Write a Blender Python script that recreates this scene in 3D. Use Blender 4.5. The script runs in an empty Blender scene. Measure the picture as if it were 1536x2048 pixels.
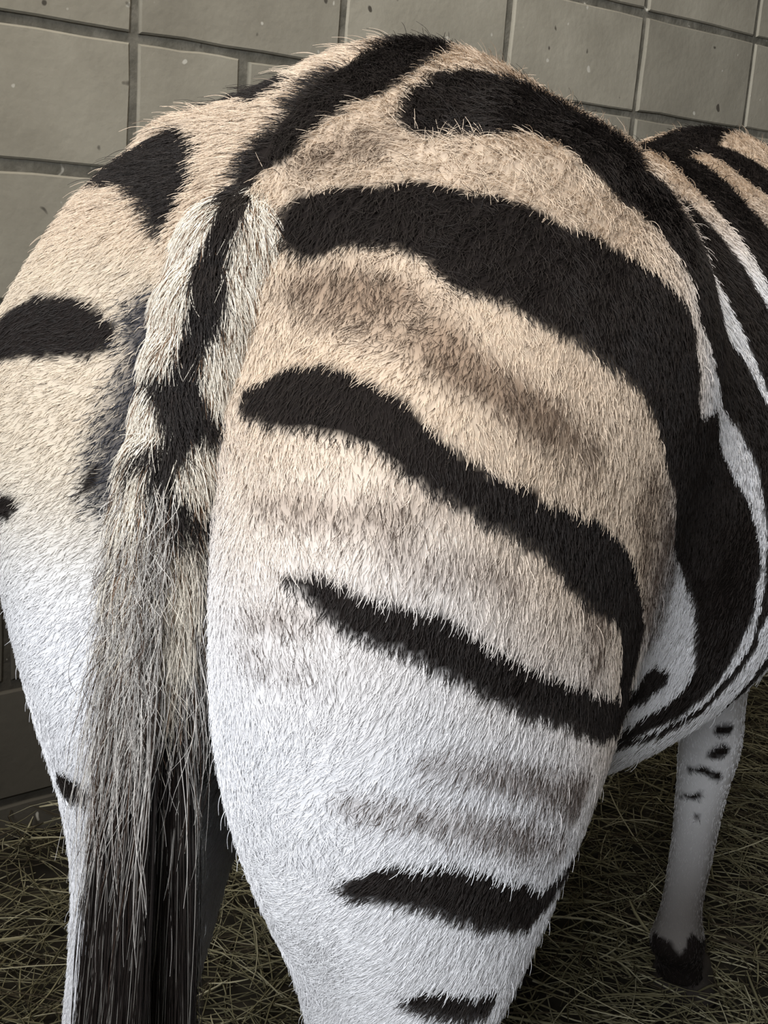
"""Zebra seen from behind in a block-walled stall: Blender 4.5 scene script."""
import bpy, math, random
import numpy as np
from mathutils import Matrix, Vector

rng = np.random.default_rng(11)
random.seed(11)
scene = bpy.context.scene
C = scene.collection

# ------------------------------------------------------------------ camera
PITCH, ROLL, YAW = 0.24068626, 0.07553157, -0.73665026
cam_d = bpy.data.cameras.new('camera')
cam_d.sensor_fit = 'VERTICAL'
cam_d.sensor_height = 24.0
cam_d.lens = 24.0 * 2600.0 / 2048.0
cam_d.clip_start = 0.02
cam = bpy.data.objects.new('camera', cam_d)
C.objects.link(cam)
_f = Vector((-math.sin(YAW) * math.cos(PITCH), math.cos(YAW) * math.cos(PITCH), -math.sin(PITCH)))
_r = Vector((math.cos(YAW), math.sin(YAW), 0.0))
_u = _r.cross(_f)
_r2 = math.cos(ROLL) * _r + math.sin(ROLL) * _u
_u2 = -math.sin(ROLL) * _r + math.cos(ROLL) * _u
cam.matrix_world = Matrix((( _r2.x, _u2.x, -_f.x, -1.06747581),
                           ( _r2.y, _u2.y, -_f.y, -1.81138377),
                           ( _r2.z, _u2.z, -_f.z,  1.08284005),
                           (0, 0, 0, 1)))
scene.camera = cam

# ------------------------------------------------------------------ light and exposure
vs = scene.view_settings
vs.view_transform = 'Standard'
vs.look = 'None'
vs.exposure = 0.05
vs.gamma = 1.0
vs.use_curve_mapping = False
scene.cycles.use_denoising = True
scene.cycles.max_bounces = 3
scene.cycles.diffuse_bounces = 3
scene.cycles.glossy_bounces = 1
scene.cycles_curves.subdivisions = 1
scene.cycles.use_adaptive_sampling = True
scene.cycles.adaptive_threshold = 0.12
scene.cycles.adaptive_min_samples = 16

world = bpy.data.worlds.new('overcast_sky')
scene.world = world
world.use_nodes = True
bg = world.node_tree.nodes['Background']
bg.inputs['Color'].default_value = (0.80, 0.90, 1.0, 1)
bg.inputs['Strength'].default_value = 0.28

def area_light(name, loc, target, sx, sy, power, color):
    d = bpy.data.lights.new(name, 'AREA')
    d.shape = 'RECTANGLE'
    d.size, d.size_y = sx, sy
    d.energy = power
    d.color = color
    o = bpy.data.objects.new(name, d)
    C.objects.link(o)
    o.location = loc
    o.rotation_euler = (Vector(target) - Vector(loc)).to_track_quat('-Z', 'Y').to_euler()
    return o
DOOR_Y0, DOOR_Y1, DOOR_Z0, DOOR_Z1 = -3.20, -1.12, 0.95, 2.50  # doorway edge set so the wall shades the left of the back wall
WALL_LEFT_X = -1.45
area_light('barn_door_daylight', (-3.15, -2.50, 2.2), (-0.4, -1.1, 0.95), 1.6, 1.5, 178.0, (0.95, 0.975, 1.0))
# warm fill light added in a ceiling hole to brighten the animal's top
TOP_FILL = (-1.15, 0.35, -1.75, -0.35)
ZC = 3.08
area_light('added_top_fill', ((TOP_FILL[0] + TOP_FILL[1]) / 2, (TOP_FILL[2] + TOP_FILL[3]) / 2, ZC + 0.05), ((TOP_FILL[0] + TOP_FILL[1]) / 2, (TOP_FILL[2] + TOP_FILL[3]) / 2, 0.0), TOP_FILL[1] - TOP_FILL[0], TOP_FILL[3] - TOP_FILL[2], 38.0, (1.0, 0.90, 0.77))

# ------------------------------------------------------------------ helpers
def tag(o, label=None, cat=None, group=None, kind=None):
    if label: o['label'] = label
    if cat: o['category'] = cat
    if group: o['group'] = group
    if kind: o['kind'] = kind
    return o
def empty(name, loc=(0, 0, 0), rz=0.0, parent=None):
    o = bpy.data.objects.new(name, None)
    C.objects.link(o)
    o.location = loc
    o.rotation_euler = (0, 0, rz)
    o.parent = parent
    return o
def mesh_obj(name, verts, faces, mat=None, parent=None, smooth=False):
    me = bpy.data.meshes.new(name)
    me.from_pydata([tuple(map(float, v)) for v in verts], [], [tuple(map(int, f)) for f in faces])
    me.update()
    if smooth:
        me.polygons.foreach_set('use_smooth', np.ones(len(me.polygons), bool))
    if mat: me.materials.append(mat)
    o = bpy.data.objects.new(name, me)
    C.objects.link(o)
    o.parent = parent
    return o
def box_geo(x0, x1, y0, y1, z0, z1):
    v = [(x0,y0,z0),(x1,y0,z0),(x1,y1,z0),(x0,y1,z0),(x0,y0,z1),(x1,y0,z1),(x1,y1,z1),(x0,y1,z1)]
    f = [(0,3,2,1),(4,5,6,7),(0,1,5,4),(1,2,6,5),(2,3,7,6),(3,0,4,7)]
    return v, f
def boxes(name, bl, mat, parent=None):
    V, Fc = [], []
    for b in bl:
        v, f = box_geo(*b)
        Fc += [tuple(i + len(V) for i in q) for q in f]
        V += v
    return mesh_obj(name, V, Fc, mat, parent)
def lin(r, g, b):
    f = lambda c: ((c / 255.0) / 12.92) if c / 255.0 <= 0.04045 else (((c / 255.0) + 0.055) / 1.055) ** 2.4
    return np.array([f(r), f(g), f(b)])
def new_mat(name, rough=0.8, spec=0.2):
    m = bpy.data.materials.new(name)
    m.use_nodes = True
    b = m.node_tree.nodes['Principled BSDF']
    b.inputs['Roughness'].default_value = rough
    b.inputs['Specular IOR Level'].default_value = spec
    return m, m.node_tree.nodes, m.node_tree.links, b
def ramp(nodes, stops):
    r = nodes.new('ShaderNodeValToRGB')
    el = r.color_ramp.elements
    while len(el) < len(stops): el.new(0.5)
    for e, (p, c) in zip(el, stops):
        e.position = p
        e.color = (*c, 1)
    return r

# ------------------------------------------------------------------ materials of the stall
def concrete(name, dark, mid, light, scale, bump):
    m, N, L, b = new_mat(name, 0.9, 0.15)
    tc = N.new('ShaderNodeNewGeometry')
    oi = N.new('ShaderNodeObjectInfo')
    n1 = N.new('ShaderNodeTexNoise'); n1.inputs['Scale'].default_value = scale; n1.inputs['Detail'].default_value = 6; n1.inputs['Roughness'].default_value = 0.6
    L.new(tc.outputs['Position'], n1.inputs['Vector'])
    r = ramp(N, [(0.28, dark), (0.5, mid), (0.74, light)])
    L.new(n1.outputs['Fac'], r.inputs['Fac'])
    # block to block tone
    mr = N.new('ShaderNodeMapRange'); mr.inputs['To Min'].default_value = 0.84; mr.inputs['To Max'].default_value = 1.12
    L.new(oi.outputs['Random'], mr.inputs['Value'])
    mul = N.new('ShaderNodeMix'); mul.data_type = 'RGBA'; mul.blend_type = 'MULTIPLY'; mul.inputs['Factor'].default_value = 1.0
    L.new(r.outputs['Color'], mul.inputs['A']); L.new(mr.outputs['Result'], mul.inputs['B'])
    # lowest courses darker, with a ragged upper edge
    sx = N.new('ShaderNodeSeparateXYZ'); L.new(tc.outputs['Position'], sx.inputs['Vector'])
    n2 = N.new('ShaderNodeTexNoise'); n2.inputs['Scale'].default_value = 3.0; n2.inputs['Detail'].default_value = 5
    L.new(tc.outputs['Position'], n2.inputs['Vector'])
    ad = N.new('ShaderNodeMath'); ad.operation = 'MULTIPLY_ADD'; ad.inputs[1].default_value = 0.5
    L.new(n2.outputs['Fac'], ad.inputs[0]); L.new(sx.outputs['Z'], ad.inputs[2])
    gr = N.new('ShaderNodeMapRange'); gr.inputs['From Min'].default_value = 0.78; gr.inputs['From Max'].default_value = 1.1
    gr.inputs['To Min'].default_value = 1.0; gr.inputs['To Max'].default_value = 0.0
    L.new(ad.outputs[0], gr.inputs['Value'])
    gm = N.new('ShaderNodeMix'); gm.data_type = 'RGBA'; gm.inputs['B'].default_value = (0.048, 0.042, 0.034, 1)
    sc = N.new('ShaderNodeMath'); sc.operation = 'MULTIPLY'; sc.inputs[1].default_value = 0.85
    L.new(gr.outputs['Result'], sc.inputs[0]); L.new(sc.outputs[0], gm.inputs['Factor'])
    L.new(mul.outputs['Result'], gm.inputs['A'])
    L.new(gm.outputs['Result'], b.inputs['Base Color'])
    # pale specks and small dark pits
    for sc_, lo_, cc_ in ((38.0, .74, (0.62, 0.60, 0.53, 1)), (30.0, .735, (0.10, 0.09, 0.075, 1))):
        ns = N.new('ShaderNodeTexNoise'); ns.inputs['Scale'].default_value = sc_; ns.inputs['Detail'].default_value = 1
        L.new(tc.outputs['Position'], ns.inputs['Vector'])
        ms = N.new('ShaderNodeMapRange'); ms.inputs['From Min'].default_value = lo_; ms.inputs['From Max'].default_value = lo_ + .03
        L.new(ns.outputs['Fac'], ms.inputs['Value'])
        mx = N.new('ShaderNodeMix'); mx.data_type = 'RGBA'; mx.inputs['B'].default_value = cc_
        L.new(ms.outputs['Result'], mx.inputs['Factor'])
        L.new(b.inputs['Base Color'].links[0].from_socket, mx.inputs['A'])
        L.new(mx.outputs['Result'], b.inputs['Base Color'])
    n3 = N.new('ShaderNodeTexNoise'); n3.inputs['Scale'].default_value = 70; n3.inputs['Detail'].default_value = 4
    L.new(tc.outputs['Position'], n3.inputs['Vector'])
    bp = N.new('ShaderNodeBump'); bp.inputs['Strength'].default_value = bump; bp.inputs['Distance'].default_value = 0.004
    L.new(n3.outputs['Fac'], bp.inputs['Height']); L.new(bp.outputs['Normal'], b.inputs['Normal'])
    return m
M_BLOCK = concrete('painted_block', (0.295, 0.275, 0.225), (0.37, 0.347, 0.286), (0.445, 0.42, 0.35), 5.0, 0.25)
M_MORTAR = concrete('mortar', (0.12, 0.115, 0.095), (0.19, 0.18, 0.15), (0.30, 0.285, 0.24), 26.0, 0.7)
def plain(name, col, rough=0.85, scale=8.0, var=0.35):
    m, N, L, b = new_mat(name, rough)
    g = N.new('ShaderNodeNewGeometry')
    n = N.new('ShaderNodeTexNoise'); n.inputs['Scale'].default_value = scale; n.inputs['Detail'].default_value = 5
    L.new(g.outputs['Position'], n.inputs['Vector'])
    c = np.array(col)
    r = ramp(N, [(0.3, tuple(c * (1 - var))), (0.7, tuple(np.minimum(1, c * (1 + var))))])
    L.new(n.outputs['Fac'], r.inputs['Fac']); L.new(r.outputs['Color'], b.inputs['Base Color'])
    return m
M_DIRT = plain('stable_dirt', (0.030, 0.026, 0.019), 0.95, 14.0)
M_WOOD = plain('dark_boards', (0.16, 0.13, 0.10), 0.8, 6.0)
M_ROOF = plain('boarded_ceiling', (0.14, 0.12, 0.10), 0.9, 5.0)
M_HOOF = plain('hoof_horn', (0.035, 0.030, 0.027), 0.5, 30.0)

# ------------------------------------------------------------------ the stall
XR, YF = 3.3, -3.6
fl = boxes('floor', [(WALL_LEFT_X - 0.2, XR + 0.2, YF - 0.2, 0.2, -0.1, 0.0)], M_DIRT); tag(fl, 'dark trodden earth floor under the hay', kind='structure')
ce = boxes('ceiling', [(WALL_LEFT_X - 0.2, TOP_FILL[0], YF - 0.2, 0.2, ZC, ZC + 0.03), (TOP_FILL[1], XR + 0.2, YF - 0.2, 0.2, ZC, ZC + 0.03),
                       (TOP_FILL[0], TOP_FILL[1], YF - 0.2, TOP_FILL[2], ZC, ZC + 0.03), (TOP_FILL[0], TOP_FILL[1], TOP_FILL[3], 0.2, ZC, ZC + 0.03)], M_ROOF); tag(ce, 'boarded stall ceiling above the zebra', kind='structure')
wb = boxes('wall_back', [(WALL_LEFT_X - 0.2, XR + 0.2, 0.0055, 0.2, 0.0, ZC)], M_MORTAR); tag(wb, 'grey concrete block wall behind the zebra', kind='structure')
wr = boxes('wall_right', [(XR, XR + 0.2, YF - 0.2, 0.008, 0.0, ZC)], M_WOOD); tag(wr, 'boarded partition at the far right end', kind='structure')
wf = boxes('wall_front', [(WALL_LEFT_X - 0.2, XR, YF - 0.2, YF, 0.0, ZC)], M_WOOD); tag(wf, 'boarded front wall of the stall', kind='structure')
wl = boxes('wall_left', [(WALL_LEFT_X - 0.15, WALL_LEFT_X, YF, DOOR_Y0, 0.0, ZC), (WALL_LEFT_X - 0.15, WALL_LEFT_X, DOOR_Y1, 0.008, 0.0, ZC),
                         (WALL_LEFT_X - 0.15, WALL_LEFT_X, DOOR_Y0, DOOR_Y1, DOOR_Z1, ZC)], M_MORTAR); tag(wl, 'stall wall with an unseen doorway shaped to shade the left of the back wall', kind='structure')
dr = boxes('shade_half_door', [(WALL_LEFT_X - 0.10, WALL_LEFT_X - 0.05, DOOR_Y0, DOOR_Y1, 0.02, DOOR_Z0)], M_WOOD); tag(dr, 'unseen lower half door added to shade the floor and low legs', kind='structure')  # out of view, added to keep light off the floor and low legs

BLOCKS = {}
def block_mesh(w, h, variant):
    """one block: front face with a slightly chipped outline, arris, sides"""
    key = (round(w, 3), round(h, 3), variant)
    if key in BLOCKS: return BLOCKS[key]
    t, c = 0.03, 0.003
    hw, hh = w / 2, h / 2
    ring = []
    for a, b, m in (((-1, -1), (1, -1), 5), ((1, -1), (1, 1), 3), ((1, 1), (-1, 1), 5), ((-1, 1), (-1, -1), 3)):
        for k in range(m):
            s_ = k / m
            ring.append((a[0] + (b[0] - a[0]) * s_, a[1] + (b[1] - a[1]) * s_))
    v = []
    jit = [(random.uniform(-.0020, .0008), random.uniform(-.0020, .0008)) for _ in ring]
    for y, i in ((t, 0), (c, 0), (0.0, c)):
        for (px, pz), (jx, jz) in zip(ring, jit):
            v.append((px * (hw - i + jx), y, pz * (hh - i + jz)))
    n = len(ring)
    f = [tuple(range(2 * n, 3 * n))]
    for a in (0, n):
        for k in range(n):
            f.append((a + k, a + (k + 1) % n, a + n + (k + 1) % n, a + n + k))
    me = bpy.data.meshes.new('block')
    me.from_pydata(v, [], f)
    me.update()
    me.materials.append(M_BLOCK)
    BLOCKS[key] = me
    return me
JOINT = 0.015
ZA = 1.28                                   # height of one bed joint; courses are 0.2 m
z_joints = [0.0] + [ZA + 0.2 * k for k in range(-6, 10)]
for zi in range(len(z_joints) - 1):
    z0, z1 = z_joints[zi], min(z_joints[zi + 1], ZC)
    xs = [round(0.4 * k, 3) for k in range(-4, 9)]
    if zi in (6, 4): xs = sorted(xs + [0.2])
    if zi == 2: xs = sorted(xs + [-0.2])
    for x0, x1 in zip(xs[:-1], xs[1:]):
        w, h = x1 - x0 - JOINT, z1 - z0 - JOINT
        if h < 0.03: continue
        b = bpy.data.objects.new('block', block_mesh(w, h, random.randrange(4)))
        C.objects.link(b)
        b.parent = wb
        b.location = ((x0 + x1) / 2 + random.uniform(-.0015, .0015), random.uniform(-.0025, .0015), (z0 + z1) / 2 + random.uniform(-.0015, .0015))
        b.rotation_euler = (0, random.uniform(-.003, .003), 0)

# ------------------------------------------------------------------ the zebra's shape: one signed distance field
ZYAW=np.radians(-71.); ZLOC=np.array([-0.605,-1.125,0.])
def herm(xs,ys,x):
    xs=np.asarray(xs,float); ys=np.asarray(ys,float)
    m=np.gradient(ys,xs)
    x=np.clip(x,xs[0],xs[-1]); i=np.clip(np.searchsorted(xs,x)-1,0,len(xs)-2)
    h=xs[i+1]-xs[i]; t=(x-xs[i])/h
    return ys[i]*(2*t**3-3*t**2+1)+h*m[i]*(t**3-2*t**2+t)+ys[i+1]*(3*t**2-2*t**3)+h*m[i+1]*(t**3-t**2)
def smin(a,b,k):
    h=np.clip(.5+.5*(b-a)/k,0,1); return b*(1-h)+a*h-k*h*(1-h)
TORSO=np.array([ # y, ztop, zbot, zm, w
 (-.01,1.00,.90,.95,.02),
 (.02,1.06,.86,.95,.09),
 (.08,1.126,.82,.95,.14),
 (.16,1.173,.76,.94,.175),
 (.26,1.192,.64,.92,.20),
 (.36,1.162,.555,.88,.215),
 (.48,1.135,.505,.81,.241),
 (.65,1.145,.505,.77,.272),
 (.85,1.155,.55,.80,.262),
 (1.02,1.19,.60,.85,.22),
 (1.18,1.17,.69,.91,.17),
 (1.34,1.10,.80,.94,.10),
 (1.42,1.03,.88,.95,.03)])
def torso(p):
    x,y,z=p[:,0],p[:,1],p[:,2]
    zt,zb,zm,w=(herm(TORSO[:,0],TORSO[:,k],y) for k in (1,2,3,4))
    h=np.where(z>zm,zt-zm,zm-zb)
    n=np.where(z>zm,1.9,2.15)
    r=((np.abs(x)/w)**n+(np.abs(z-zm)/h)**n)**(1/n)
    sc=np.minimum(w,h)
    d=(r-1)*sc
    over=np.maximum(TORSO[0,0]-y,y-TORSO[-1,0])
    return np.where(over>0,np.hypot(np.maximum(d,0),over),d)
def leg(p,st,side):
    st=np.asarray(st,float); st=st[np.argsort(st[:,0])]
    mr=.14
    near=(p[:,0]*side>(st[:,1]-st[:,3]).min()-mr)&(p[:,1]>(st[:,2]-st[:,4]).min()-mr)&(p[:,1]<(st[:,2]+st[:,4]).max()+mr)&(p[:,2]<st[-1,0]+mr)
    out=np.full(len(p),mr); i=np.where(near)[0]
    if len(i): out[i]=np.minimum(leg_near(p[i],st,side),mr)
    return out
def leg_near(p,st,side):
    x,y,z=p[:,0]*side,p[:,1],p[:,2]
    cx,cy,a,b=(herm(st[:,0],st[:,k],z) for k in (1,2,3,4))
    r=(np.abs((x-cx)/a)**2.2+np.abs((y-cy)/b)**2.2)**(1/2.2)
    d=(r-1)*np.minimum(a,b)
    over=np.maximum(st[0,0]-z,z-st[-1,0])
    return np.where(over>0,np.hypot(np.maximum(d,0),over),d)
def ell(p,c,r):
    q=(p-np.array(c))/np.array(r); k=np.linalg.norm(q,axis=1)
    return (k-1)*min(r)
HIND=[(1.10,.09,.22,.07,.09),(1.04,.105,.20,.095,.15),(.97,.115,.17,.11,.20),(.88,.115,.15,.117,.225),(.80,.115,.15,.118,.23),(.70,.115,.15,.113,.21),
 (.62,.116,.145,.10,.17),(.54,.118,.135,.082,.115),(.47,.122,.115,.062,.078),(.40,.122,.095,.05,.06),(.32,.12,.085,.036,.045),(.18,.12,.085,.03,.036),(.12,.12,.09,.038,.045),(.05,.12,.115,.036,.044)]
HINDL=[(1.10,.10,.22,.07,.09),(1.04,.115,.20,.10,.15),(.97,.13,.18,.12,.19),(.88,.123,.17,.122,.21),(.80,.108,.17,.112,.21),(.70,.096,.15,.089,.175),
 (.62,.098,.12,.062,.12),(.54,.102,.095,.050,.078),(.47,.103,.08,.046,.066),(.40,.104,.065,.042,.055),(.32,.104,.06,.035,.043),(.18,.104,.065,.03,.036),(.12,.104,.07,.038,.045),(.05,.104,.095,.036,.044)]
FORE=[(.90,.11,1.01,.06,.11),(.78,.12,.99,.07,.10),(.66,.125,.975,.056,.075),(.56,.125,.965,.042,.052),(.47,.124,.96,.036,.043),(.41,.124,.96,.039,.044),(.35,.123,.955,.033,.037),(.25,.122,.95,.027,.030),(.16,.12,.945,.028,.033),(.12,.12,.95,.036,.042),(.08,.12,.975,.030,.034),(.05,.12,.995,.034,.038)]
FOREL=[(z,x-.02,y-.14*min(1,max(0,(.85-z)/.6)),a,b) for z,x,y,a,b in FORE]
def cap(p,a,b,ra,rb):
    a=np.array(a);b=np.array(b);ab=b-a;t=np.clip(((p-a)@ab)/(ab@ab),0,1)
    return np.linalg.norm(p-a-t[:,None]*ab,axis=1)-(ra+(rb-ra)*t)
def sdf(p):
    d=torso(p)
    for s in (1,-1):
        d=smin(d,ell(p,(s*(.12 if s>0 else .138),.27 if s>0 else .255,.968 if s>0 else .979),(.11 if s>0 else .126,.19 if s>0 else .2,.15)),.06)
    d=smin(d,smin(leg(p,HIND,1),leg(p,HINDL,-1),.012),.06)
    d=smin(d,leg(p,FORE,1),.05)
    d=smin(d,leg(p,FOREL,-1),.05)
    # neck and lowered head
    i=np.where(p[:,1]>1.0)[0]
    if len(i):
        q=p[i]*np.array([1.25,1,1])
        h=cap(q,(0,1.63,.93),(0,1.74,.78),.085,.07)
        h=smin(h,cap(q,(0,1.74,.78),(0,1.80,.64),.068,.052),.04)
        h=smin(cap(q,(0,1.20,.97),(0,1.60,.93),.15,.095),h,.05)
        d[i]=smin(d[i],h,.08)
    return d
TAIL=[(0,.10,1.035,.032),(0,.058,1.048,.035),(0,.028,1.036,.034),(0,.004,1.003,.030),(0,-.010,.972,.027),(0,-.020,.942,.025),(0,-.031,.911,.024),(0,-.037,.883,.022),(0,-.041,.852,.019),(0,-.043,.816,.015),(0,-.044,.76,.009)]
def tailsdf(p):
    d=None
    for a,b in zip(TAIL[:-1],TAIL[1:]):
        c=cap(p,a[:3],b[:3],a[3],b[3]); d=c if d is None else smin(d,c,.01)
    return d

def field(p):
    return sdf(p)
def gradient(p, f, e=0.002):
    g = np.stack([f(p + e * np.eye(3)[k]) - f(p - e * np.eye(3)[k]) for k in range(3)], -1) / (2 * e)
    return g
def snap(p, f, it=3):
    for _ in range(it):
        g = gradient(p, f)
        g2 = np.maximum((g * g).sum(1), 0.05)
        p = p - g * (np.clip(f(p), -.02, .02) / g2)[:, None] * 0.9
    return p
def surface_nets(f, lo, hi, h):
    ax = [np.arange(lo[k], hi[k] + h, h) for k in range(3)]
    nx, ny, nz = map(len, ax)
    V = np.empty((nx, ny, nz))
    Y, Z = np.meshgrid(ax[1], ax[2], indexing='ij')
    for i in range(0, nx, 8):
        xs = ax[0][i:i + 8]
        P = np.empty((len(xs), ny, nz, 3))
        P[..., 0] = xs[:, None, None]; P[..., 1] = Y; P[..., 2] = Z
        V[i:i + 8] = f(P.reshape(-1, 3)).reshape(len(xs), ny, nz)
    neg = V < 0
    cs = (nx - 1, ny - 1, nz - 1)
    acc = np.zeros(cs + (3,)); cnt = np.zeros(cs)
    for a in range(3):
        o = [k for k in range(3) if k != a]
        for d1 in (0, 1):
            for d2 in (0, 1):
                s0 = [slice(0, -1)] * 3; s1 = [slice(0, -1)] * 3
                off = [0, 0, 0]; off[o[0]] = d1; off[o[1]] = d2
                s0 = tuple(slice(off[k], off[k] + cs[k]) for k in range(3))
                off2 = list(off); off2[a] = 1
                s1 = tuple(slice(off2[k], off2[k] + cs[k]) for k in range(3))
                v0, v1 = V[s0], V[s1]
                m = (v0 < 0) != (v1 < 0)
                t = np.where(m, v0 / np.where(m, v0 - v1, 1), 0)
                for k in range(3):
                    acc[..., k] += np.where(m, t if k == a else off[k], 0)
                cnt += m
    act = cnt > 0
    idx = np.full(cs, -1); idx[act] = np.arange(act.sum())
    ijk = np.argwhere(act)
    verts = np.array(lo) + (ijk + acc[act] / cnt[act][:, None]) * h
    quads = []
    for a in range(3):
        b, c = (a + 1) % 3, (a + 2) % 3
        sl0 = [slice(1, -1)] * 3; sl0[a] = slice(0, -1)
        sl1 = [slice(1, -1)] * 3; sl1[a] = slice(1, None)
        n0, n1 = neg[tuple(sl0)], neg[tuple(sl1)]
        for flip in (False, True):
            e = np.argwhere(n0 & ~n1 if not flip else ~n0 & n1)
            e[:, b] += 1; e[:, c] += 1
            def cell(db, dc):
                q = e.copy(); q[:, b] -= db; q[:, c] -= dc
                return idx[q[:, 0], q[:, 1], q[:, 2]]
            q = np.stack([cell(1, 1), cell(0, 1), cell(0, 0), cell(1, 0)], 1)
            quads.append(q[:, ::-1] if flip else q)
    return verts, np.concatenate(quads)
def split_quads(v, q):
    e = np.concatenate([q[:, [k, (k + 1) % 4]] for k in range(4)])
    e.sort(axis=1)
    u, inv = np.unique(e[:, 0].astype(np.int64) * len(v) + e[:, 1], return_inverse=True)
    mid = (v[u // len(v)] + v[u % len(v)]) / 2
    n = len(q)
    m = [len(v) + inv[k * n:(k + 1) * n] for k in range(4)]
    cen = len(v) + len(u) + np.arange(n)
    V = np.concatenate([v, mid, v[q].mean(1)])
    Q = np.concatenate([np.stack([q[:, k], m[k], cen, m[(k + 3) % 4]], 1) for k in range(4)])
    return V, Q

# ------------------------------------------------------------------ the coat: markings as bands (x, y, z, half width) in mm on the hide
STRIPES = {
    'dorsal': [(18,200,1184,22),(23,153,1166,22),(18,123,1152,27),(11,101,1140,23),(9,83,1127,16),(5,65,1112,16),(2,52,1101,14),(-2,41,1090,10),(-4,32,1077,7),(-6,23,1064,4)],
    'croup': [(68,107,1129,1),(78,118,1132,19),(86,141,1139,36),(95,171,1146,45),(103,194,1147,50),(119,205,1142,50),(133,227,1137,65),(154,225,1127,53),(175,226,1114,42),(193,237,1093,28),(208,277,1079,42),(218,308,1065,50),(226,325,1050,50),(232,350,1012,26)],
    'hip': [(52,32,1060,23),(66,41,1066,23),(87,50,1069,24),(105,60,1071,30),(127,66,1066,32),(152,72,1057,41),(172,85,1051,41),(191,101,1041,41),(208,125,1031,42),(222,154,1017,42),(230,181,1006,45),(236,204,990,48),(240,217,968,43),(242,229,943,36),(242,253,921,29),(232,333,883,59),(230,395,844,52),(233,443,803,53),(236,469,766,52),(235,482,728,46),(228,489,688,33),(218,486,661,28),(207,475,644,23),(191,448,634,17),(174,422,623,14)],
    'thigh': [(46,-21,956,1),(54,-22,958,13),(75,-27,963,22),(95,-31,966,23),(117,-33,965,22),(137,-33,962,19),(154,-31,957,16),(167,-30,946,15),(180,-23,937,15),(194,-10,927,14),(205,7,917,15),(215,29,906,15),(224,56,893,17),(230,89,875,23),(234,126,856,26),(235,158,840,23),(234,188,816,19),(231,212,788,25),(228,225,766,32),(229,220,757,2)],
    'stifle': [(117,-78,870,1),(124,-78,870,5),(137,-75,868,9),(150,-72,863,11),(163,-65,855,12),(177,-54,850,13),(188,-40,844,15),(198,-24,833,15),(209,-4,821,14),(218,22,806,14),(225,55,788,15),(231,100,769,14),(232,162,742,16)],
    'gaskin': [(147,-42,667,1),(157,-39,674,10),(171,-31,677,14),(185,-13,674,16),(197,13,663,19),(206,42,646,19),(212,81,625,18),(213,125,602,15)],
    'hock': [(164,24,563,1),(175,35,561,11),(186,58,551,11),(196,97,533,11)],
    'spot': [(195,383,689,19),(199,411,682,13)],
    'spotline': [(185,382,668,9),(193,410,669,6)],
    'lhip': [(-113,85,1097,30),(-92,67,1087,29),(-74,48,1075,23),(-66,36,1063,16),(-58,21,1045,1)],
    'loval': [(-174,-4,967,21),(-147,-7,977,25),(-121,-6,980,24),(-100,-4,979,19),(-85,-2,978,12),(-76,-1,978,1)],
    'lspot': [(-136,-42,858,10),(-127,-42,862,7),(-119,-42,863,1)],
    'lcomma': [(-70,-23,892,3),(-72,-27,882,3),(-76,-30,875,2)],
    'lgaskin': [(-104,-10,650,14),(-93,-10,648,11),(-77,-6,646,1)],
    'lhock': [(-105,16,539,10),(-86,18,543,9),(-64,41,535,8)],
    'ventral': [(169,434,607,6),(191,483,609,9),(211,525,622,10),(232,541,655,9),(247,557,691,8)],
    'fl1': [(112,917,385,4),(133,917,389,5),(149,927,383,6)],
    'fl2': [(104,923,343,4),(130,918,353,5)],
    'fl3': [(130,920,321,4)],
    'fs1': [(141,919,415,9),(149,925,419,10)],
    'fs2': [(142,920,447,8),(152,929,449,8)],
    'ffet': [(100,914,131,11),(116,911,126,16),(128,929,97,41)],
    'bar_a': [(38,760,1143,40),(85,720,1125,52),(124,690,1100,58),(157,690,1070,63),(191,690,1030,60),(236,710,950,52),(266,730,850,42),(268,740,720,36),(209,730,600,22)],
    'bar_b': [(0,500,1135,26),(101,530,1100,44),(140,540,1070,44),(176,552,1030,42),(225,575,950,40),(260,610,850,36),(266,630,720,28),(215,620,600,14)],
    'bar_c': [(229,280,1025,20),(228,330,1004,34),(219,400,975,40),(218,475,940,36),(237,520,890,30),(254,545,800,22),(247,550,700,6)],
    'bar_d': [(54,900,1155,30),(102,900,1130,46),(150,920,1090,50),(186,900,1040,46),(232,870,950,44),(258,870,800,40),(214,880,660,30)],
}
BROWN_BANDS = {
    'b1': [(59,11,1024,10),(87,13,1021,21),(119,12,1016,22),(147,11,1006,20),(170,11,991,16),(192,27,978,13),(213,53,961,14),(228,91,937,11)],
    'b2': [(239,180,902,19),(237,214,871,30),(230,266,831,47),(221,310,789,40),(211,347,752,17)],  # soft brown painted for the shade in the flank fold
    'b3': [(98,-80,842,4),(119,-81,849,5),(142,-77,852,4)],
    'b4': [(91,-79,824,2),(106,-81,820,4),(120,-82,819,3),(133,-80,820,2)],
    'b5': [(89,-64,908,5),(119,-67,909,5),(148,-61,907,6),(170,-45,912,6),(189,-22,917,4)],
    'b6': [(164,-53,904,4),(185,-38,883,6),(203,-11,880,5),(216,19,867,5)],
    'b7': [(195,-24,762,7),(213,17,747,7),(225,72,724,9),(227,149,685,16)],
    'b8': [(160,-59,738,5),(186,-33,731,6),(208,13,712,8),(220,68,686,12),(221,141,646,9)],
    'b9': [(233,109,830,9),(233,133,806,17),(233,132,789,14)],
    'b10': [(30,58,1102,12),(50,77,1111,10),(67,89,1115,9)],
}
GREY = {
    'g1': [(-53,0,989,15),(-49,-4,969,12),(-53,-8,943,11),(-59,-13,916,12),(-60,-18,893,12),(-57,-18,876,10)],
}
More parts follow.
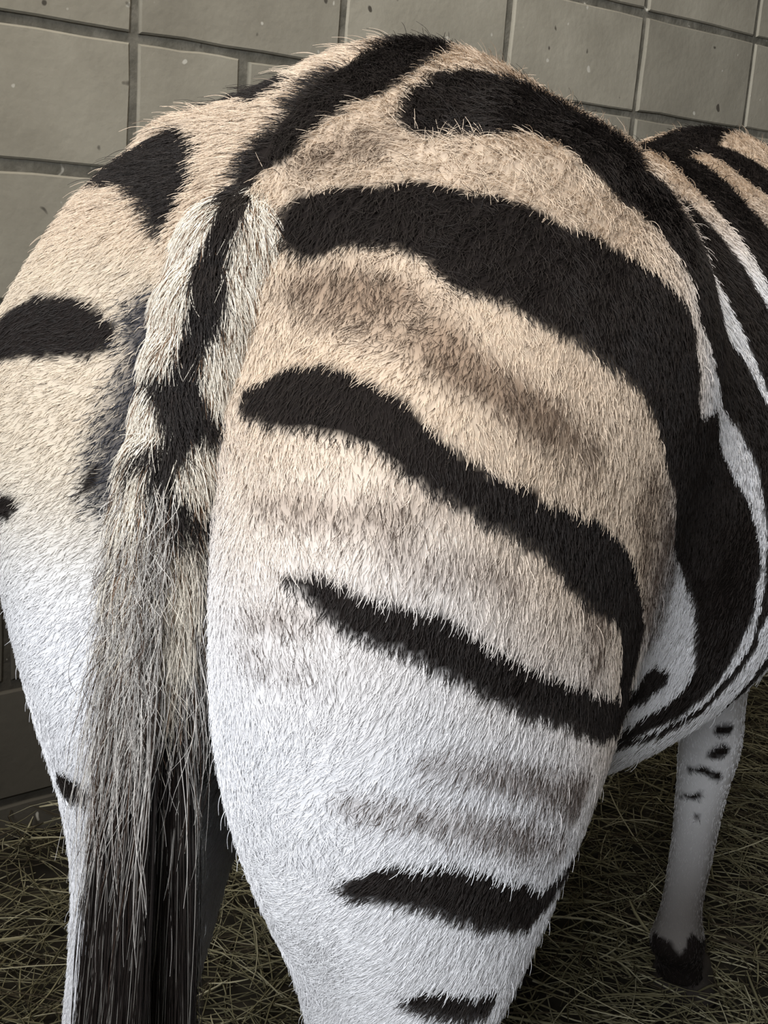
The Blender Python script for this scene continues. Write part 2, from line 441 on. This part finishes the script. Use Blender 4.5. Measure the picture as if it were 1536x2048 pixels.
TAILM = {
    't1': [(-6,38,1079,7),(8,8,1065,4),(9,-3,1051,4),(8,-9,1039,6),(13,-18,1023,7),(13,-26,1005,5),(12,-33,986,4),(12,-37,972,4),(10,-40,960,10),(16,-41,945,9),(16,-44,936,3),(12,-51,925,4),(10,-54,917,2),(13,-54,902,7),(16,-53,895,4)],
    't2': [(-11,-39,967,4),(4,-42,967,5),(12,-39,965,5)],
    't3': [(16,-41,946,6),(24,-33,948,5),(28,-16,946,3)],
    't4': [(-2,-55,922,3),(8,-53,925,3)],
    't5': [(17,-52,899,4),(23,-42,896,4),(23,-24,891,3)],
}

# where the bands run on out of sight: round the front of the thigh and over the off side
def mirror(st):
    return [(-a, b, c, w) for a, b, c, w in st]
STRIPES['stifle'] += [(222, 225, 722, 17), (190, 315, 712, 14)]
STRIPES['gaskin'] += [(195, 215, 612, 15), (165, 275, 608, 12)]
STRIPES['dorsal'] = [(0, 1150, 1180, 25), (0, 900, 1160, 45), (0, 600, 1148, 40), (0, 480, 1168, 24), (0, 300, 1200, 20)] + STRIPES['dorsal']
STRIPES['lcroup'] = [(-40, 118, 1146, 16), (-55, 135, 1150, 20), (-85, 165, 1150, 24)] + mirror(STRIPES['croup'])[6:]
STRIPES['lhip'] = mirror(STRIPES['hip'])[24:9:-1] + STRIPES['lhip']
STRIPES['loval'] = mirror(STRIPES['thigh'])[18:11:-1] + STRIPES['loval']
for k in ('bar_a', 'bar_b', 'bar_c', 'bar_d'):
    STRIPES[k + '_off'] = mirror(STRIPES[k])

_wr = np.random.default_rng(5)
_W = _wr.normal(size=(24, 3)); _PH = _wr.uniform(0, 6.28, 24)
def noise(p, scale, k=0):
    """smooth pseudo-noise, about -1..1"""
    s = 0
    for i in range(6):
        j = (i * 3 + k * 5) % 24
        s = s + np.sin(p @ (_W[j] * scale * (1 + .35 * i)) + _PH[(j + i) % 24]) / (1 + .35 * i)
    return s / 2.6
def sstep(a, b, x):
    t = np.clip((x - a) / (b - a), 0, 1)
    return t * t * (3 - 2 * t)
def band(p, st, reach=.07):
    """signed distance (m) to a band of varying half width; big where far"""
    st = np.asarray(st, float) / 1000.0
    d = np.full(len(p), 1.0)
    lo = st[:, :3].min(0) - st[:, 3].max() - reach; hi = st[:, :3].max(0) + st[:, 3].max() + reach
    m = np.where(((p > lo) & (p < hi)).all(1))[0]
    if not len(m): return d
    q = p[m]; best = np.full(len(q), 1.0)
    if len(st) == 1:
        best = np.linalg.norm(q - st[0, :3], axis=1) - st[0, 3]
    for a, b in zip(st[:-1], st[1:]):
        ab = b[:3] - a[:3]
        t = np.clip((q - a[:3]) @ ab / max(ab @ ab, 1e-9), 0, 1)
        best = np.minimum(best, np.linalg.norm(q - a[:3] - t[:, None] * ab, axis=1) - (a[3] + (b[3] - a[3]) * t))
    d[m] = best
    return d
TAN, CREAM, WHITE = lin(231, 212, 190), lin(232, 216, 190), lin(234, 234, 237)
BLACK, DARKBROWN, BROWN, GREYSKIN = lin(34, 29, 27), lin(62, 46, 36), lin(120, 92, 70), lin(56, 58, 68)
def coat(p, strands):
    """colour of the coat at hide points p; with strands=True each point is one hair"""
    n = len(p)
    jit = noise(p, 90.0, 1) * .0018 + noise(p, 260.0, 2) * .0012
    d = np.full(n, 1.0)
    for st in STRIPES.values():
        d = np.minimum(d, band(p, st))
    # barrel stripes ahead of the flank and round the off side
    x, y, z = p.T
    ph = y * 7.2 + .55 * (z - .9) + .35 * noise(p, 3.5, 3)
    far = np.where(y > 1.03, 1.0, 0.0)
    bars = (np.sin(ph * 6.283) * .045 + .012)
    d = np.where((far > 0) & (z > .62) & (bars > 0), np.minimum(d, -bars), d)
    rings = np.sin(z * 6.283 / .085 + 2.2 * x) * .02 - .006
    lowleg = (z < .42) & (x > -.02) & (y < .6) | (z < .40) & (x < .0)
    d = np.where(lowleg & (rings > 0) & (z > .2) & (y < .6), np.minimum(d, -rings), d)
    d = np.where(z < .135 + .02 * noise(p, 30.0, 1), np.minimum(d, -.01), d)
    d = d + jit
    blk = sstep(.0025, -.0025, d)
    nz = noise(p, 9.0, 4)
    zr = z + .85 * np.maximum(0, y + .03) * (x > 0) + .03 * nz
    t = np.where(x > -.0, sstep(.76, 1.0, zr), np.maximum(sstep(.93, 1.07, z + .03 * nz), .5 * sstep(.80, .95, z + .03 * nz)))
    low = sstep(.62, .55, z)
    t = t * (1 - low)
    fl_ = sstep(.18, .34, y)
    t = t * (1 - fl_) + fl_ * sstep(1.0, 1.13, z)
    near_ = sstep(-.01, -.05, x) * sstep(.76, .92, z) * sstep(.5, .3, y)      # left buttock coat painted duller to offset the strong light there
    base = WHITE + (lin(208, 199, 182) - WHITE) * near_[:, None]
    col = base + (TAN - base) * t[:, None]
    mud = sstep(.46, .14, z + .06 * noise(p, 20.0, 2)) * .85          # muddied lower legs
    col = col + (lin(80, 71, 62) - col) * mud[:, None]
    br = np.zeros(n)
    for k, st in BROWN_BANDS.items():
        s = {'b1': 1.25, 'b2': .95, 'b7': 1.2, 'b8': 1.05, 'b9': .65}.get(k, .8)
        br = np.maximum(br, s * sstep(.014, -.012, band(p, st) + .5 * jit))
    br = np.clip(br * (.75 + .35 * noise(p, 45.0, 5)), 0, 1)
    gy = np.zeros(n)
    for st in GREY.values():
        gy = np.maximum(gy, sstep(.020, -.008, band(p, st) + .4 * jit))
    inner = sstep(.045, .0, np.abs(x)) * sstep(.12, .02, y) * sstep(1.0, .9, z) * sstep(.5, .7, z)
    gy = np.maximum(gy, inner)
    if strands:
        u = rng.random(n)
        tick = .10 * t + .85 * br
        w = np.where(u < tick * .45, 1.0, np.where(u < tick, .55, .0))
        col = col + (BROWN - col) * (.16 * t + .42 * br)[:, None]
        col = col + (DARKBROWN - col) * (w * .92)[:, None]
        u2 = rng.random(n)
        col = np.where((u2 < gy * .92)[:, None], GREYSKIN * rng.uniform(.25, 1.1, n)[:, None], col)
        bl = rng.random(n) < blk
        col = np.where(bl[:, None], BLACK * rng.uniform(.6, 1.5, n)[:, None], col * rng.uniform(.80, 1.06, n)[:, None])
    else:
        col = col + (BROWN - col) * (.25 * t + .5 * br)[:, None]
        col = col * .80
        col = col + (GREYSKIN * .6 - col) * (gy * .85)[:, None]
        col = col + (BLACK * .7 - col) * blk[:, None]
    return col, blk, t, gy

def attr_mat(name, rough, spec, hair=False):
    m, N, L, b = new_mat(name, rough, spec)
    a = N.new('ShaderNodeAttribute'); a.attribute_name = 'coat'
    L.new(a.outputs['Color'], b.inputs['Base Color'])
    return m
M_HIDE = attr_mat('striped_hide', 0.9, 0.1)
M_FUR = attr_mat('fur', 0.55, 0.25)
M_LONG = attr_mat('long_hair', 0.42, 0.35)

def hair_object(name, pts, radii, colors, mat, parent):
    """pts (n, k, 3), radii (n, k), colors (n, 3): one strand per row"""
    n, k, _ = pts.shape
    cu = bpy.data.hair_curves.new(name)
    cu.add_curves([k] * n)
    cu.attributes['position'].data.foreach_set('vector', pts.astype(np.float32).ravel())
    ra = cu.attributes.get('radius') or cu.attributes.new('radius', 'FLOAT', 'POINT')
    ra.data.foreach_set('value', radii.astype(np.float32).ravel())
    ca = cu.attributes.new('coat', 'FLOAT_COLOR', 'CURVE')
    ca.data.foreach_set('color', np.concatenate([colors, np.ones((n, 1))], 1).astype(np.float32).ravel())
    cu.materials.append(mat)
    o = bpy.data.objects.new(name, cu)
    C.objects.link(o)
    o.parent = parent
    return o
def sample_surface(V, Q, weight, n):
    a, b, c, d = (V[Q[:, k]] for k in range(4))
    area = (np.linalg.norm(np.cross(b - a, c - a), axis=1) + np.linalg.norm(np.cross(c - a, d - a), axis=1)) / 2
    w = area * weight
    f = rng.choice(len(Q), size=n, p=w / w.sum())
    s, t = rng.random((2, n, 1))
    return a[f] * (1 - s) * (1 - t) + b[f] * s * (1 - t) + c[f] * s * t + d[f] * (1 - s) * t, f, s, t
def unit(v):
    return v / np.maximum(np.linalg.norm(v, axis=-1, keepdims=True), 1e-9)
def tangent(v, n):
    return unit(v - (v * n).sum(1, keepdims=True) * n)
def strands(p, n, t, length, lift, k=5, curl=.12):
    """bend each hair from the hide normal n towards the lie t"""
    s = np.linspace(0, 1, k)[None, :, None]
    L = length[:, None, None]
    lf = lift[:, None, None]
    side = np.cross(n, t)[:, None, :]
    c = (rng.normal(size=len(p)) * curl)[:, None, None]
    return p[:, None, :] + L * (n[:, None, :] * (lf * s - .45 * lf * s * s) + t[:, None, :] * ((1 - .5 * lf) * s + .25 * lf * s * s) + side * c * s * s)

zebra = empty('zebra', tuple(ZLOC), ZYAW)
tag(zebra, 'black and cream striped zebra seen from behind beside the block wall', 'zebra')
V, Q = surface_nets(field, (-.36, -.14, .03), (.36, 1.98, 1.30), .0115)
V = snap(V, field, 3)
V, Q = split_quads(V, Q)
V = snap(V, field, 2)
body = mesh_obj('body', V, Q, M_HIDE, zebra, True)
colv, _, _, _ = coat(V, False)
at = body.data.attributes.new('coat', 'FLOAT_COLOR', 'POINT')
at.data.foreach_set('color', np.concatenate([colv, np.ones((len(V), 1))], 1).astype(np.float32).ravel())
print('body', len(V), len(Q))

def lie(p, n):
    """direction in which the hair lies"""
    x, y, z = p.T
    g = np.zeros_like(p)
    g[:, 1] = -.45
    g[:, 2] = -.75
    rump = sstep(.45, .25, y)
    g[:, 0] += np.where(x < 0, -.9, .15) * rump * sstep(.62, .85, z)
    g[:, 0] += np.where(x > 0, -.30, .0) * rump * sstep(.85, .6, z)
    top = sstep(.35, .8, n[:, 2])
    g[:, 2] += .55 * top
    g[:, 1] -= .15 * top
    w = np.stack([noise(p, 14.0, 6), noise(p, 14.0, 7), noise(p, 14.0, 8)], 1) * .33
    w2 = np.stack([noise(p, 70.0, 9), noise(p, 70.0, 10), noise(p, 70.0, 11)], 1) * .30
    return g + w + w2 + rng.normal(size=p.shape) * .16
NF = 460000
fc = V[Q].mean(1)
fn = unit(np.cross(V[Q[:, 2]] - V[Q[:, 0]], V[Q[:, 3]] - V[Q[:, 1]]))
wgt = np.where(fc[:, 1] < .45, 1.0, .42) * np.where(fc[:, 2] < .42, .55, 1.0)
wgt *= np.where((fn[:, 1] > .6) & (fc[:, 1] < .5), .5, 1.0)
wgt *= np.where((fc[:, 0] < -.02) & (fn[:, 0] < -.4) & (fc[:, 1] > .12), .45, 1.0)
wgt *= np.where(fc[:, 1] > 1.15, .3, 1.0)
P, _fi, _s, _t = sample_surface(V, Q, wgt, NF)
VN = unit(gradient(V, field))
_q = Q[_fi]
Nn = unit(VN[_q[:, 0]] * (1 - _s) * (1 - _t) + VN[_q[:, 1]] * _s * (1 - _t) + VN[_q[:, 2]] * _s * _t + VN[_q[:, 3]] * (1 - _s) * _t)
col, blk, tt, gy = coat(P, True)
T = tangent(lie(P, Nn), Nn)
x, y, z = P.T
length = (.0092 + .0050 * sstep(.98, 1.12, z)) * rng.uniform(.65, 1.3, NF)
length *= 1 - .12 * ((x < 0) & (y < .2) & (z < 1.05))
length *= np.where(z < .5, .75, 1.0) * np.where(y > .8, .85, 1.0)
guard = rng.random(NF) < .006 + .010 * sstep(.98, 1.10, z)
length = np.where(guard, length * 1.7, length)
lift = np.clip(.50 + .18 * sstep(.98, 1.12, z) - .05 * (x < 0) + rng.normal(size=NF) * .10 + guard * .2, .1, .95)
pts = strands(P - Nn * .0008, Nn, T, length, lift, 4, .16)
rad = np.linspace(1, .35, 4)[None, :] * (rng.uniform(.00020, .00031, NF) * np.where(y > .45, 1.4, 1.0))[:, None]
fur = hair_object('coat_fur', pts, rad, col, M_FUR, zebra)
tag(fur, 'short dense striped coat hair', kind='stuff')

# ------------------------------------------------------------------ tail: dock, its short fur, the long switch
TV, TQ = surface_nets(tailsdf, (-.08, -.10, .72), (.08, .16, 1.18), .006)
TV = snap(TV, tailsdf, 2)
tail = mesh_obj('tail', TV, TQ, M_HIDE, zebra, True)
def tail_coat(p, strands_):
    d = np.full(len(p), 1.0)
    for st in TAILM.values():
        d = np.minimum(d, band(p, st))
    d = d - .003 + noise(p, 120.0, 1) * .0015
    blk = sstep(.002, -.002, d)
    blk = np.maximum(blk, sstep(.06, .075, p[:, 1]) * 0)
    lightc = lin(238, 229, 214)
    col = np.repeat(lightc[None], len(p), 0)
    return col, blk
tcol, tb = tail_coat(TV, False)
tcol = tcol * .7 + (BLACK - tcol * .7) * tb[:, None]
at = tail.data.attributes.new('coat', 'FLOAT_COLOR', 'POINT')
at.data.foreach_set('color', np.concatenate([tcol, np.ones((len(TV), 1))], 1).astype(np.float32).ravel())
NT = 46000
p = sample_surface(TV, TQ, np.ones(len(TQ)), NT)[0]
n = unit(gradient(p, tailsdf))
c, b_ = tail_coat(p, True)
r = rng.random(NT)
isb = rng.random(NT) < b_
c = np.where(isb[:, None], BLACK * rng.uniform(.6, 1.6, NT)[:, None], np.where((r < .16)[:, None], BROWN, c) * rng.uniform(.75, 1.05, NT)[:, None])
g = np.zeros_like(p); g[:, 2] = -1; g[:, 1] = -.1
g[:, 0] = np.where(p[:, 0] < 0, -.25, .1)
g += rng.normal(size=p.shape) * .18 + np.stack([noise(p, 60, 3), noise(p, 60, 4), noise(p, 60, 5)], 1) * .25
t = tangent(g, n)
ln = rng.uniform(.011, .021, NT) * (1 + 1.1 * sstep(.95, .85, p[:, 2]))
pt = strands(p, n, t, ln, np.clip(rng.normal(.48, .12, NT), .15, .9), 5, .2)
pt[:, :, 2] -= (np.linspace(0, 1, 5)[None, :] ** 2) * (ln * .35)[:, None]
rd = np.linspace(1, .3, 5)[None, :] * rng.uniform(.00025, .00038, NT)[:, None]
tf = hair_object('tail_fur', pt, rd, c, M_FUR, tail)
tag(tf, 'cream tail fur with black criss cross bands', kind='stuff')
def switch(name, nh, z0, z1, l0, l1, spread, colf, r0, seed, frizz=.0035, drift=.004):
    """long hairs rooted round the lower dock that fall almost straight down"""
    rg = np.random.default_rng(seed)
    K = 12
    zz = rg.uniform(z0, z1, nh)
    tz = np.array([q[2] for q in TAIL])[::-1]; ty = np.array([q[1] for q in TAIL])[::-1]; tr = np.array([q[3] for q in TAIL])[::-1]
    a = rg.uniform(0, 2 * np.pi, nh)
    rr = np.interp(zz, tz, tr)
    root = np.stack([rr * np.cos(a), np.interp(zz, tz, ty) + rr * np.sin(a), zz], 1)
    L = rg.uniform(l0, l1, nh)
    clump = (a * 9 / 6.283).astype(int)
    cx = np.random.default_rng(77).normal(size=40)
    out = np.stack([np.cos(a) * spread[0] + cx[clump % 40] * .008, np.sin(a) * spread[1] + cx[(clump + 13) % 40] * .004, np.zeros(nh)], 1) * rg.uniform(.35, 1.15, nh)[:, None]
    s = np.linspace(0, 1, K)
    P_ = np.empty((nh, K, 3))
    ease = 1 - (1 - s) ** 2
    wav = np.clip(rg.normal(size=(nh, 2)), -1.4, 1.4) * frizz
    ph = rg.uniform(0, 6.28, nh)
    for k in range(K):
        P_[:, k] = root + out * ease[k]
        P_[:, k, 0] += wav[:, 0] * np.sin(ph + s[k] * 5) * s[k] - drift * s[k] * L / .3
        P_[:, k, 1] += wav[:, 1] * np.sin(ph * 2 + s[k] * 4) * s[k] - .006 * s[k]
        P_[:, k, 2] -= L * s[k]
    rad = np.linspace(1, .35, K)[None, :] * rg.uniform(r0 * .7, r0 * 1.3, nh)[:, None]
    return hair_object(name, P_, rad, colf(rg, nh), M_LONG, tail)
def pale(rg, n):
    c = lin(216, 211, 205)[None] * rg.uniform(.40, 1.05, n)[:, None]
    return np.where((rg.random(n) < .30)[:, None], DARKBROWN[None] * rg.uniform(.5, 1.4, n)[:, None], c)
def dark(rg, n):
    return np.where((rg.random(n) < .12)[:, None], lin(150, 146, 140)[None] * rg.uniform(.4, 1, n)[:, None], BLACK[None] * rg.uniform(.5, 1.7, n)[:, None])
tag(switch('tail_switch', 9000, .765, .83, .34, .56, (.022, .020), dark, .00030, 21, .0055), 'long black hairs of the tail switch', kind='stuff')
tag(switch('tail_feather', 1300, .77, .87, .06, .22, (.021, .022), pale, .00026, 22, .009, .012), 'long pale grey hairs over the tail switch', kind='stuff')
tag(switch('tail_fringe', 7000, .775, .91, .022, .080, (.009, .012), pale, .00026, 23, .008, .012), 'short tousled pale hairs of the lower dock', kind='stuff')

# ------------------------------------------------------------------ hooves, head details
def hoof(cx, cy):
    K = 20
    rings = [(.0, .050, .058, .012), (.012, .050, .058, .010), (.045, .042, .048, .002), (.066, .037, .043, -.004), (.070, .030, .036, -.006)]
    V, Fc = [], []
    for z, a, b, o in rings:
        for k in range(K):
            th = 2 * math.pi * k / K
            yy = math.sin(th) * b
            if yy < 0: yy *= .72
            V.append((cx + math.cos(th) * a, cy + .012 + o + yy, z))
    for r_ in range(len(rings) - 1):
        for k in range(K):
            Fc.append((r_ * K + k, r_ * K + (k + 1) % K, (r_ + 1) * K + (k + 1) % K, (r_ + 1) * K + k))
    Fc.append(tuple(range(K))[::-1]); Fc.append(tuple((len(rings) - 1) * K + k for k in range(K)))
    o = mesh_obj('hoof', V, Fc, M_HOOF, zebra, True)
    return o
for st, s in ((HIND, 1), (HINDL, -1), (FORE, 1), (FOREL, -1)):
    q = min(st, key=lambda r_: r_[0])
    hoof(s * q[1], q[2])
M_EYE = plain('dark_eye', (0.012, 0.009, 0.008), 0.1, 20.0, .2)
def ball(name, c, r, parent, mat):
    V, Fc = [], []
    for i in range(9):
        ph = math.pi * i / 8
        for k in range(14):
            th = 2 * math.pi * k / 14
            V.append((c[0] + r * math.sin(ph) * math.cos(th), c[1] + r * math.sin(ph) * math.sin(th), c[2] + r * math.cos(ph)))
    for i in range(8):
        for k in range(14):
            Fc.append((i * 14 + k, (i + 1) * 14 + k, (i + 1) * 14 + (k + 1) % 14, i * 14 + (k + 1) % 14))
    return mesh_obj(name, V, Fc, mat, parent, True)
for s in (1, -1):
    ball('eye', (s * .068, 1.70, .885), .017, zebra, M_EYE)
    V_, F_ = [], []
    for i in range(7):                       # cupped ear
        u = i / 6
        w = .034 * math.sin(math.pi * (.18 + .80 * u)) ** .8
        for k in range(7):
            th = math.pi * (k / 6 - .5)
            V_.append((s * (.055 + .05 * u) + w * math.sin(th), 1.60 - .03 * u + .6 * w * math.cos(th), .985 + .15 * u))
    for i in range(6):
        for k in range(6):
            F_.append((i * 7 + k, i * 7 + k + 1, (i + 1) * 7 + k + 1, (i + 1) * 7 + k))
    e = mesh_obj('ear', V_, F_, M_HOOF, zebra, True)
    e.modifiers.new('thickness', 'SOLIDIFY').thickness = .004
NM = 9000
u = rng.random(NM)
root = np.stack([rng.normal(size=NM) * .008, 1.16 + .46 * u, 1.125 - .115 * u - .02], 1)
mn = np.repeat(unit(np.array([[0, .25, 1.0]])), NM, 0)
mt = tangent(rng.normal(size=(NM, 3)) + np.array([0, .6, 0]), mn)
mc = np.where((np.sin(u * 34) > -.1)[:, None], BLACK[None] * 1.2, CREAM[None]) * rng.uniform(.7, 1.2, NM)[:, None]
ml = rng.uniform(.08, .11, NM) * np.clip(np.minimum(u * 6, 1), .1, 1)
mane = hair_object('mane', strands(root, mn, mt, ml, np.full(NM, .95), 5, .1), np.linspace(1, .5, 5)[None, :] * np.full((NM, 1), .0005), mc, M_LONG, zebra)
tag(mane, 'short upright striped mane', kind='stuff')

# ------------------------------------------------------------------ hay bedding: nobody could count it
def hay(n):
    rg = np.random.default_rng(3)
    x = rg.uniform(-1.33, 2.6, n); y = rg.uniform(-2.2, -.02, n)
    L = rg.uniform(.04, .16, n) * np.where(rg.random(n) < .12, 1.6, 1.0)
    a = rg.uniform(0, 2 * np.pi, n)
    w = rg.uniform(.0007, .0017, n) * np.where(rg.random(n) < .06, 1.9, 1)
    bank = .05 * np.exp(-((y + .06) / .16) ** 2)
    z = rg.uniform(.004, .040, n) + bank * rg.random(n) + .018 * (noise(np.stack([x, y, x * 0], 1), 6.0, 2) + 1) * rg.random(n)
    tilt = rg.normal(size=n) * .14
    d = np.stack([np.cos(a) * np.cos(tilt), np.sin(a) * np.cos(tilt), np.sin(tilt)], 1)
    bend = rg.normal(size=(n, 3)) * .10 * L[:, None]; bend[:, 2] *= .5
    c = np.stack([x, y, z], 1)
    K = 5
    s = np.linspace(-.5, .5, K)
    side = unit(np.cross(d, [0, 0, 1.0])); up = np.cross(side, d)
    V = np.empty((n, K, 3, 3))
    for k in range(K):
        ctr = c + d * (L * s[k])[:, None] + bend * (.25 - s[k] ** 2) * 4 * .5
        ctr[:, 2] = np.maximum(ctr[:, 2], .004)
        ctr[:, 1] = np.minimum(ctr[:, 1], -.006)
        ctr[:, 0] = np.maximum(ctr[:, 0], -1.43)
        wk = w[:, None] * (1.0 if 0 < k < K - 1 else .6)
        V[:, k, 0] = ctr + side * wk; V[:, k, 1] = ctr - side * wk; V[:, k, 2] = ctr + up * wk * .9
    base = (np.arange(n) * K * 3)[:, None]
    Fs = []
    for k in range(K - 1):
        for e in range(3):
            f = (e + 1) % 3
            Fs.append(base + np.array([[k * 3 + e, k * 3 + f, (k + 1) * 3 + f, (k + 1) * 3 + e]]))
    Fc = np.concatenate(Fs)
    me = bpy.data.meshes.new('hay_bedding')
    me.vertices.add(n * K * 3); me.vertices.foreach_set('co', V.astype(np.float32).ravel())
    me.loops.add(len(Fc) * 4); me.loops.foreach_set('vertex_index', Fc.astype(np.int32).ravel())
    me.polygons.add(len(Fc)); me.polygons.foreach_set('loop_start', np.arange(0, len(Fc) * 4, 4, dtype=np.int32))
    me.update(calc_edges=True); me.validate()
    base_c = np.array([lin(134, 129, 102), lin(104, 99, 76), lin(174, 169, 142), lin(76, 68, 54)])
    ci = base_c[rg.choice(4, n, p=[.36, .36, .12, .16])] * rg.uniform(.6, 1.1, n)[:, None]
    at = me.attributes.new('coat', 'FLOAT_COLOR', 'POINT')
    cc = np.repeat(ci, K * 3, 0)
    at.data.foreach_set('color', np.concatenate([cc, np.ones((len(cc), 1))], 1).astype(np.float32).ravel())
    me.materials.append(attr_mat('dry_hay', 0.7, 0.2))
    o = bpy.data.objects.new('hay_bedding', me)
    C.objects.link(o)
    return o
hb = hay(34000)
tag(hb, 'loose olive brown hay strewn over the stall floor', 'hay', kind='stuff')
